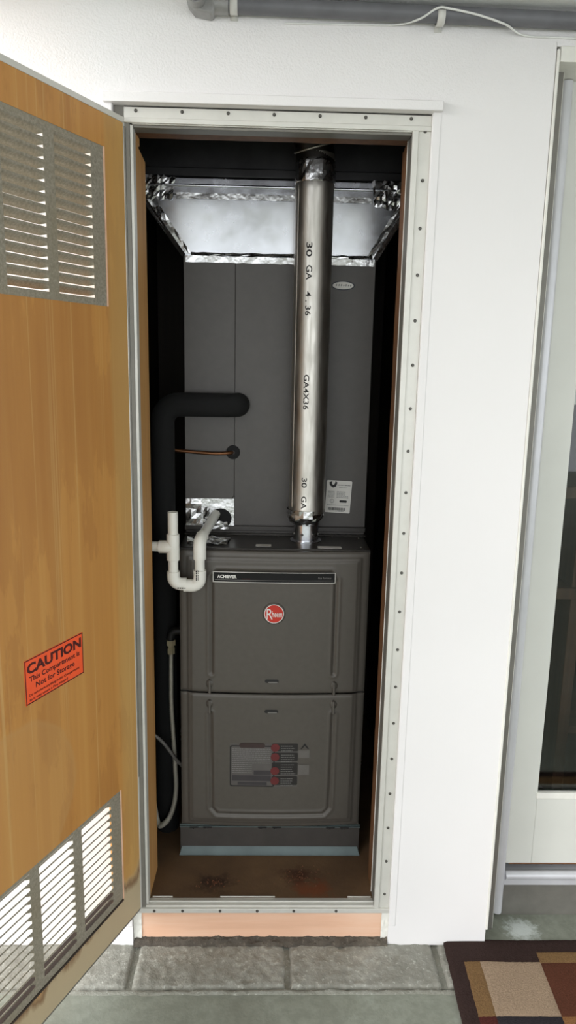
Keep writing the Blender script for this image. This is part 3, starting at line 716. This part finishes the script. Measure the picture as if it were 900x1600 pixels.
ftape('foil_fold', [(CX0+.02, CY-.003, 1.842), (CX1-.01, CY-.003, 1.842), (CX1-.01, y, 1.851), (CX0+.02, y, 1.851)], 30, 2, .0035)

# dark duct overhead
k = thing('supply_duct', 'dark supply duct, shade in its colour, above the shiny plenum', 'duct', (.0, .65, 2.043))
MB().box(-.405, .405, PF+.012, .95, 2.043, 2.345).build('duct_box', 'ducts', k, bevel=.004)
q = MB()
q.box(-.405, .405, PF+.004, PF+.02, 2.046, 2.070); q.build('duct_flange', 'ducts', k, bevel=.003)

# ------------------------------------------------------------------ vent pipe
PX, PY, PR = .110, .326, .0508
vp = thing('vent_pipe', 'round galvanised vent pipe rising from the furnace in front of the coil cabinet', 'pipe', (PX, PY, 1.056))
k = MB().lathe([(.045, 0), (.045, .003), (.0365, .004), (.0365, .050), (.0385, .052), (.0385, .058), (.0365, .060), (.0365, .075)], 40, (PX, PY, 1.056)); col_ = k.build('pipe_collar', 'galv', vp, smooth=40)
for a in (200, 250, 300, 340): inst('screw', sm, vp, V(PX+.037*math.cos(math.radians(a)), PY+.037*math.sin(math.radians(a)), 1.080), (-math.pi/2, 0, math.radians(a+90)))
random.seed(41)
k = MB().lathe([(.0375, 0), (.043, .006), (.049, .013), (.053, .022), (.0525, .030), (.0520, .042)], 26, (PX-.004, PY, 1.108), .0022); k.build('foil_tape', 'foil', vp)
k = MB(); prof = [(PR, 1.140), (PR, 1.148), (PR+.0012, 1.152), (PR, 1.156)]+[(PR, 1.2+.08*i) for i in range(11)]+[(PR+.0012, 2.012), (PR, 2.018), (PR, 2.09)]
k.lathe(prof, 48, (PX, PY, 0)); pb = k.build('pipe_body', 'pipe', vp, smooth=40)
k = MB(); a = math.radians(212); k.tube([(PX+PR*math.cos(a), PY+PR*math.sin(a), 1.16), (PX+PR*math.cos(a), PY+PR*math.sin(a), 2.01)], .0014, 6); k.build('pipe_seam', 'pipe', vp, smooth=60)
random.seed(43)
k = MB().lathe([(PR+.0005, 0), (PR+.002, .002), (PR+.0025, .016), (PR+.0022, .030), (PR+.0025, .050), (PR+.001, .056)], 30, (PX, PY, 2.018), .0010); k.build('foil_tape', 'foil', vp)
# adjustable elbow: tilted gores
def gore(c0, n0, r0, c1, n1, r1, nseg=40):
    m = MB(); vs_ = []
    for c_, n__, r in ((c0, n0, r0), (c1, n1, r1)):
        n__ = Vector(n__).normalized(); u = V(1, 0, 0)-n__*n__.x; u.normalize(); w_ = n__.cross(u)
        vs_ += [Vector(c_)+(u*math.cos(6.2832*i/nseg)+w_*math.sin(6.2832*i/nseg))*r for i in range(nseg)]
    return m.add(vs_, [(i, (i+1) % nseg, (i+1) % nseg+nseg, i+nseg) for i in range(nseg)])
el = gore((PX, PY, 2.070), (0, 0, 1), PR+.0005, (PX-.004, PY, 2.108), (-.28, -.22, 1), PR+.001).build('elbow_gore', 'pipe_dark', vp, smooth=50)
k = MB(); nn = V(-.28, -.22, 1).normalized(); u = (V(1, 0, 0)-nn*nn.x).normalized(); w_ = nn.cross(u)
k.tube([V(PX-.004, PY, 2.108)+(u*math.cos(6.2832*i/40)+w_*math.sin(6.2832*i/40))*(PR+.001) for i in range(41)], .003, 8); k.build('elbow_bead', 'pipe', vp, smooth=60)
gore((PX-.004, PY, 2.108), (-.28, -.22, 1), PR, (PX-.022, PY, 2.160), (-.45, 0, 1), PR).build('elbow_gore', 'pipe_dark', vp, smooth=50)
gore((PX-.022, PY, 2.160), (-.45, 0, 1), PR, (PX-.06, PY, 2.215), (-.8, 0, .7), PR).build('elbow_gore', 'pipe_dark', vp, smooth=50)
k = MB().cyl((PX-.06, PY, 2.215), (PX-.13, PY+.002, 2.275), PR-.001, n=40); k.build('elbow_gore', 'pipe_dark', vp, smooth=50)
# stencilled size marks running down the pipe
def fpipe(z0, ang):
    def fn(tx, ty):
        a = math.radians(ang)+ty/PR
        return V(PX+(PR+.0007)*math.cos(a), PY+(PR+.0007)*math.sin(a), z0-tx)
    return fn
for body, z0, ang, size, wd in (('30', 1.867, 247, .022, .036), ('GA', 1.810, 248, .022, .037), ('4 . 36', 1.744, 248, .020, .062), ('GA4X36', 1.528, 249, .020, .094), ('30', 1.246, 250, .020, .027), ('GA', 1.194, 250, .020, .036)):
    lettering(body, size, fpipe(z0, ang), wd, .0003).build('lettering', 'ink', vp)

# ------------------------------------------------------------------ condensate drain trap
TY = .172
tr = thing('drain_trap', 'white plastic drain trap hooked over the furnace front', 'drain pipe', (-.216, TY, .95))
A, B_ = -.252, -.181; R1 = .0134; R2 = .0172
k = MB().tube([(A, TY, 1.040), (A, TY, 1.166)], R1, 20, False); k.tube([(A, TY, 1.05), (A, TY, 1.166)], R1-.0025, 20, False)
ringpoly(k, [(R1*math.cos(6.2832*i/20), R1*math.sin(6.2832*i/20)) for i in range(20)], [((R1-.0025)*math.cos(6.2832*i/20), (R1-.0025)*math.sin(6.2832*i/20)) for i in range(20)], lambda a, c: V(A+a, TY+c, 1.166)); k.build('riser', 'pvc', tr, smooth=40)
k = MB().tube([(A, TY, 1.034), (A, TY, 1.036), (A, TY, 1.104), (A, TY, 1.106)], [R2-.001, R2, R2, R2-.001], 22); k.tube([(A, TY, 1.071), (-.288, TY, 1.071), (-.290, TY, 1.071)], [R2, R2, R2-.001], 22); k.build('tee', 'pvc', tr, smooth=40)
k = MB().cyl((-.285, TY, 1.071), (-.421, TY+.02, 1.071), R1, n=20); k.build('outlet', 'pvc', tr, smooth=40)
k = MB().cyl((A, TY, 1.04), (A, TY, 1.0), R1, n=20); k.build('riser', 'pvc', tr, smooth=40)
zb = .968; rb = .021
def elbow(c, a, b_, ext=.018):
    pts = arc(c, a, b_, rb, 8); t0 = (pts[0]-pts[1]).normalized(); t1 = (pts[-1]-pts[-2]).normalized()
    t0 = Vector(b_)*-1; t1 = Vector(a)*-1
    P_ = [pts[0]+t0*ext]+pts+[pts[-1]+t1*ext]
    return MB().tube(P_, R2, 22)
elbow((A+rb, TY, zb+rb), (-1, 0, 0), (0, 0, -1), .014).build('elbow', 'pvc', tr, smooth=40)
elbow((B_-rb, TY, zb+rb-.004), (1, 0, 0), (0, 0, -1), .022).build('elbow', 'pvc', tr, smooth=40)
k = MB().cyl((A+.02, TY, zb), (B_-.02, TY, zb-.004), R1, n=20); k.build('crossover', 'pvc', tr, smooth=40)
k = MB().cyl((B_, TY, .99), (B_, TY, 1.06), R1, n=20); k.build('riser', 'pvc', tr, smooth=40)
end = V(-.152, CY+.01, 1.118); d_ = (end-V(B_, TY, 1.090)).normalized()
k = MB().tube([V(B_, TY, 1.038), V(B_, TY, 1.076), V(B_, TY, 1.084)+d_*.004, V(B_, TY, 1.087)+d_*.012, V(B_, TY, 1.090)+d_*.032], R2, 22); k.build('elbow', 'pvc', tr, smooth=40)
k = MB().tube([V(B_, TY, 1.090)+d_*.02, end], R1, 20); k.build('drain_line', 'pvc', tr, smooth=40)
k = MB()
for z in (.983, .988, .994, 1.001, 1.006):
    k.box(B_-.009, B_-.006, TY-R2-.0004, TY-R2+.004, z, z+.0035); k.box(B_-.004, B_-.0025, TY-R2-.0006, TY-R2+.003, z+.001, z+.004)
for x in (-.239, -.233, -.227, -.221): k.box(x, x+.0035, TY-R2-.0004, TY-R2+.003, .960, .9625)
k.build('pipe_print', 'ink', tr, kind='stuff')

# ------------------------------------------------------------------ refrigerant lines
LR = .0335; LX = -.300; LYY = .345; LZ = 1.4375
pts = [V(LX, LYY, .1165), V(LX, LYY, .8), V(LX, LYY, LZ-.05)]+arc((LX+.05, LYY, LZ-.05), (-1, 0, 0), (0, 0, 1), .05, 8)[1:]
pts += [V(-.2, LYY, LZ), V(-.12, LYY, LZ)]+[V(-.12+.030*math.sin(t), LYY+.030*(1-math.cos(t)), LZ) for t in (.4, .8, 1.2, 1.5708)]+[V(-.09, CY+.03, LZ)]
sl_ = tag(MB().tube(pts, LR, 24).build('suction_line', 'foam', None, (LX, LYY, .1165), smooth=50), 'thick black foam insulated refrigerant line bending into the coil cabinet', 'pipe')
cl = thing('liquid_line', 'thin tarnished copper refrigerant line entering a black grommet', 'pipe', (-.105, CY, 1.30))
MB().tube(spline([(-.345, .386, .117), (-.343, .386, .9), (-.337, .386, 1.27), (-.315, .3865, 1.305), (-.25, .383, 1.302), (-.16, .378, 1.297), (-.115, .380, 1.299), (-.104, CY+.01, 1.300)], 6), .0052, 10).build('copper_tube', 'copper', cl, smooth=60)
k = MB().lathe([(.0055, -.003), (.012, -.005), (.0195, -.004), (.0205, .0)], 24); k.v = [V(-.104+v.x, CY-.0005+v.z, 1.300+v.y) for v in k.v]; k.build('grommet', 'black', cl, smooth=40)
# ------------------------------------------------------------------ gas hose, cord
gh = thing('gas_hose', 'corrugated steel gas hose hanging in a loop beside the furnace', 'hose', (-.278, .30, .15))
MB().tube([V(FX0+.003, .30, .785), V(-.262, .30, .785)]+arc((-.262, .30, .769), (0, 0, 1), (-1, 0, 0), .016, 6)[1:]+[V(-.278, .30, .752)], .0115, 16).build('iron_elbow', 'iron', gh, smooth=40)
MB().tube([V(-.278, .30, .758), V(-.278, .30, .742), V(-.278, .30, .741), V(-.278, .30, .733)], [.014, .014, .0095, .0095], 6).build('hex_nut', 'brass', gh)
MB().tube([V(-.278, .30, .734), V(-.278, .30, .715)], .0115, 6).build('flare_nut', 'brass', gh)
path = spline([(-.278, .30, .722), (-.279, .30, .64), (-.279, .30, .55), (-.274, .30, .45), (-.269, .298, .345), (-.267, .295, .281), (-.274, .292, .225), (-.290, .29, .182), (-.308, .29, .160), (-.321, .292, .157), (-.329, .297, .185), (-.345, .305, .25), (-.40, .33, .33)], 26)
MB().tube(path, [.0054+.0016*min(1, i/(len(path)*.6))+(.0013 if i % 2 else 0) for i in range(len(path))], 10).build('corrugated_tube', 'flex', gh, smooth=80)
cd = MB().tube(spline([(-.42, .20, .50), (-.36, .25, .495), (-.325, .262, .474), (-.296, .268, .441), (-.270, .276, .397), (-.246, .292, .355), (FX0+.001, .296, .344)], 6), .0050, 10)
tag(cd.build('power_cord', 'greycord', None, (-.25, .3, .36), smooth=60), 'grey power cord crossing the gas hose into the furnace side', 'cord')

# ------------------------------------------------------------------ conduit under the patio ceiling
CR = .0165; CYc = FY-CR-.004
def cz(x): return 2.2855-.020*(x+.13)
cn = thing('conduit', 'grey plastic conduit with elbow fitting strapped under the ceiling', 'conduit', (0, CYc, 2.28))
MB().cyl((-.105, CYc, cz(-.105)), (2.4, CYc, cz(-.105)-.028), CR, n=24).build('pipe_run', 'conduit', cn, smooth=40)
k = MB().tube([(-.135, CYc, cz(-.13)), (-.098, CYc, cz(-.1))], [.0195, .0195], 22); k.build('fitting_socket', 'fitting', cn, smooth=40)
k = MB().slabpoly([(-.183, CYc-.020, cz(-.13)+.012), (-.183, CYc-.020, cz(-.13)-.003), (-.168, CYc-.020, cz(-.13)-.019), (-.133, CYc-.020, cz(-.13)-.025), (-.126, CYc-.020, cz(-.13)-.018), (-.126, CYc-.020, cz(-.13)+.016), (-.17, CYc-.020, cz(-.13)+.016)], (0, .040, 0)); k.build('elbow_body', 'fitting', cn, bevel=.003)
k = MB().tube([(-.162, CYc-.015, cz(-.13)+.001), (-.162, CYc-.048, cz(-.13)+.001)], .0185, 22); k.build('fitting_socket', 'fitting', cn, smooth=40)
k = MB().cyl((-.162, CYc-.04, cz(-.13)+.001), (-.162, -3.3, cz(-.13)+.001), CR-.001, n=24); k.build('pipe_run', 'conduit', cn, smooth=40)
k = MB().cyl((-.188, CYc-.018, cz(-.13)+.008), (-.178, CYc-.018, cz(-.13)+.008), .006, n=12); k.build('cover_screw', 'fitting', cn, smooth=40)
for x in (-.103+.016, .345, 1.2):
    z = cz(x); k = MB()
    pts_ = [(CYc+.0175, z-.022), (CYc+.0175, z-.013)]+[(CYc+.0178*math.cos(t), z+.0178*math.sin(t)) for t in [math.radians(-40-10*i) for i in range(23)]]
    k.grid(lambda u, v: V(x-.008+.016*u, pts_[round(v*(len(pts_)-1))][0], pts_[round(v*(len(pts_)-1))][1]), 1, len(pts_)-1)
    o = k.build('strap', 'strap', cn, smooth=60); sd = o.modifiers.new('thick', 'SOLIDIFY'); sd.thickness = .0016; sd.offset = 1
wc = MB().tube(spline([(.02, FY-.002, cz(.0)-.021), (.20, FY-.002, 2.2640), (.26, FY-.006, 2.2650), (.30, CYc-.012, 2.266), (.335, CYc-.0205, 2.284), (.362, CYc-.0205, 2.283), (.42, CYc-.019, 2.274), (.48, CYc-.010, 2.262), (.53, FY-.004, 2.2530), (.62, FY-.0025, 2.2515), (.9, FY-.0025, 2.248)], 8), .0022, 8)
tag(wc.build('telephone_wire', 'cord', None, (.34, CYc, 2.27), smooth=60), 'thin white wire looping over the grey conduit', 'wire')

# ------------------------------------------------------------------ glazed patio door beside the closet
TILT = math.radians(.0)
d2 = thing('door_2', 'off white glazed patio door with silver rounded edge tube', 'door', (.66, .1, .02), 0, ST)
DY = .100
def tl(z): return .003-.003*z          # the old frame leans a little
def lean(o, on=True):
    for v in o.data.vertices: v.co.x += tl(v.co.z+ORG[o].z)
    return o
def lb(name, mat, x0, x1, y0, y1, z0, z1, bevel=.0015): return lean(MB().box(x0, x1, y0, y1, z0, z1).build(name, mat, d2, bevel=bevel))
lb('side_casing', 'casing', .609, .6155, FY-.003, .10, .05, 2.23)
lb('side_jamb', 'alu_dark', .6165, .6480, .046, .11, .0, 2.206)
lb('jamb_edge', 'casing', .6475, .6505, .050, .11, .0, 2.206)
lb('head_casing', 'casing', .6165, 1.62, FY-.003, .14, 2.205, 2.236)
lb('door_stile', 'glassdoor', .662, .764, DY, DY+.035, .172, 2.207)
lb('door_stile', 'glassdoor', 1.47, 1.572, DY, DY+.035, .172, 2.207)
lb('bottom_rail', 'glassdoor', .764, 1.47, DY, DY+.035, .172, .385)
lb('top_rail', 'glassdoor', .764, 1.47, DY, DY+.035, 2.08, 2.207)
lb('glazing_bead', 'casing', .760, 1.474, DY-.004, DY+.01, .378, .396)
lb('edge_tube_back', 'tube', .662, .684, DY-.004, DY+.03, .022, 2.204, .002)
lean(MB().tube([(.6745, DY-.006, .02), (.6745, DY-.006, 2.203)], .0130, 24).build('edge_tube', 'tube', d2, smooth=50))
gl = MB().box(.75, 1.48, DY+.016, DY+.020, .37, 2.09); lean(gl.build('glass_pane', 'glass', d2))
lb('threshold', 'alu_dark', .675, 1.6, DY+.004, .145, -.002, .108)
k = MB().tube([(.690, DY-.004, .138), (1.6, DY-.004, .138)], .014, 16); k.box(.68, 1.6, DY-.008, DY+.03, .108, .150); lean(k.build('sweep_bar', 'tube', d2, smooth=50))
lb('weather_edge', 'jamb', .70, 1.57, DY-.001, DY+.02, .1695, .173, .0005)
lb('side_jamb', 'casing', 1.573, 1.62, .03, .11, .03, 2.2)

# room behind the glass
rm = MB(); rm.box(.47, .50, .145, 3.0, 0, 2.42); rm.box(3.0, 3.03, .145, 3.0, 0, 2.42); rm.box(.47, 3.03, 3.0, 3.03, 0, 2.42); rm.box(.47, 3.03, .145, 3.0, 2.40, 2.43)
rm.box(.47, .63, .14, .145, 0, 2.42)
tag(rm.build('wall_room', 'room'), 'dim grey room walls seen through the patio door glass', 'wall', ST)
tag(MB().box(.50, 3.0, .145, 3.0, .0, .05).build('floor_room', 'room_floor'), 'dim brown room floor behind the patio door glass', 'floor', ST)
bl = thing('roller_blind', 'white roller blind hanging behind the patio door glass', 'blind', (1.12, .15, 1.46))
MB().box(.755, 1.47, .150, .152, 1.49, 2.1).build('blind_fabric', 'blind', bl); MB().box(.755, 1.47, .146, .156, 1.468, 1.492).build('bottom_bar', 'blind', bl, bevel=.003)
bk = thing('bookcase', 'brown wooden bookcase standing in the dim room behind the glass', 'bookcase', (1.25, .75, .05))
MB().box(.93, 1.55, .60, .90, 1.14, 1.18).build('top_board', 'interior_wood', bk, bevel=.003)
MB().box(1.02, 1.06, .60, .90, .05, 1.14).build('side_board', 'interior_wood', bk, bevel=.003); MB().box(1.5, 1.535, .60, .90, .05, 1.14).build('side_board', 'interior_wood', bk, bevel=.003)
MB().box(.95, 1.5, .59, .89, .80, .84).build('shelf', 'interior_wood', bk, bevel=.003); MB().box(1.06, 1.5, .61, .89, .30, .33).build('shelf', 'interior_wood', bk, bevel=.003)
bg_ = MB().tube(spline([(.86, .42, .055), (.95, .34, .056), (1.02, .36, .056), (1.10, .46, .056), (1.25, .50, .056)], 8), .008, 10)
tag(bg_.build('floor_hose', 'strap', None, (1.0, .38, .05), smooth=60), 'pale curved cable lying on the room floor behind the glass', 'cable')

# ------------------------------------------------------------------ rug
ru = thing('rug', 'dark brown area rug with beige, rust and olive blocks beside the white wall', 'rug', (.95, -.3, .002))
RZ = .012
def rpt(x, y): return (x+.042*(y+.0), y)      # the rug lies slightly turned
def rugpiece(name, mat, x0, x1, y0, y1, z0, z1, nu=30, nv=20):
    m = MB()
    def fn(u, v):
        x = x0+(x1-x0)*u; y = y0+(y1-y0)*v; X, Y_ = rpt(x, y)
        e = min(u*(x1-x0), (1-u)*(x1-x0), v*(y1-y0), (1-v)*(y1-y0))
        wv = .0022*noise.noise(V(x*6, y*6, 2))
        edge = .0016*noise.noise(V(x*160, y*160, 1)) if e < 1e-6 else 0
        return (X+edge, Y_+edge+(.004*noise.noise(V(x*9, 0, 0)) if v == 1 else 0), z1+wv-(.004 if name == 'border' else .0012)*math.exp(-e/.003))
    m.grid(fn, nu, nv)
    bz = z0
    def rim(pts):
        n = len(pts); m.add([fn(*p_) for p_ in pts]+[(*fn(*p_)[:2], bz) for p_ in pts], [(i, i+1, i+1+n, i+n) for i in range(n-1)])
    rim([(i/nu, 0) for i in range(nu+1)]+[(1, j/nv) for j in range(1, nv+1)]+[(1-i/nu, 1) for i in range(1, nu+1)]+[(0, 1-j/nv) for j in range(1, nv+1)])
    return m.build(name, mat, ru, smooth=60)
rugpiece('border', 'rug_dark', .500, 1.42, -.62, -.002, -.002, RZ, 90, 70)
pz = RZ+.0022
for mat, x0, x1, y0, y1 in (('rug_olive', .541, .584, -.249, -.082), ('rug_beige', .584, .7445, -.249, -.082), ('rug_olive', .7445, 1.052, -.086, -.050), ('rug_rust', .7445, 1.052, -.249, -.086),
        ('rug_red', .541, .584, -.401, -.249), ('rug_black', .584, .7445, -.401, -.249), ('rug_tan', .7445, .901, -.401, -.249), ('rug_beige', .901, 1.052, -.401, -.249),
        ('rug_beige', 1.052, 1.38, -.201, -.050), ('rug_rust', 1.052, 1.38, -.401, -.201), ('rug_tan', .541, .7445, -.575, -.401), ('rug_rust', .7445, 1.052, -.575, -.401), ('rug_olive', 1.052, 1.38, -.575, -.401)):
    rugpiece('pile_block', mat, x0, x1, y0, y1, RZ-.004, pz, 24, 20)
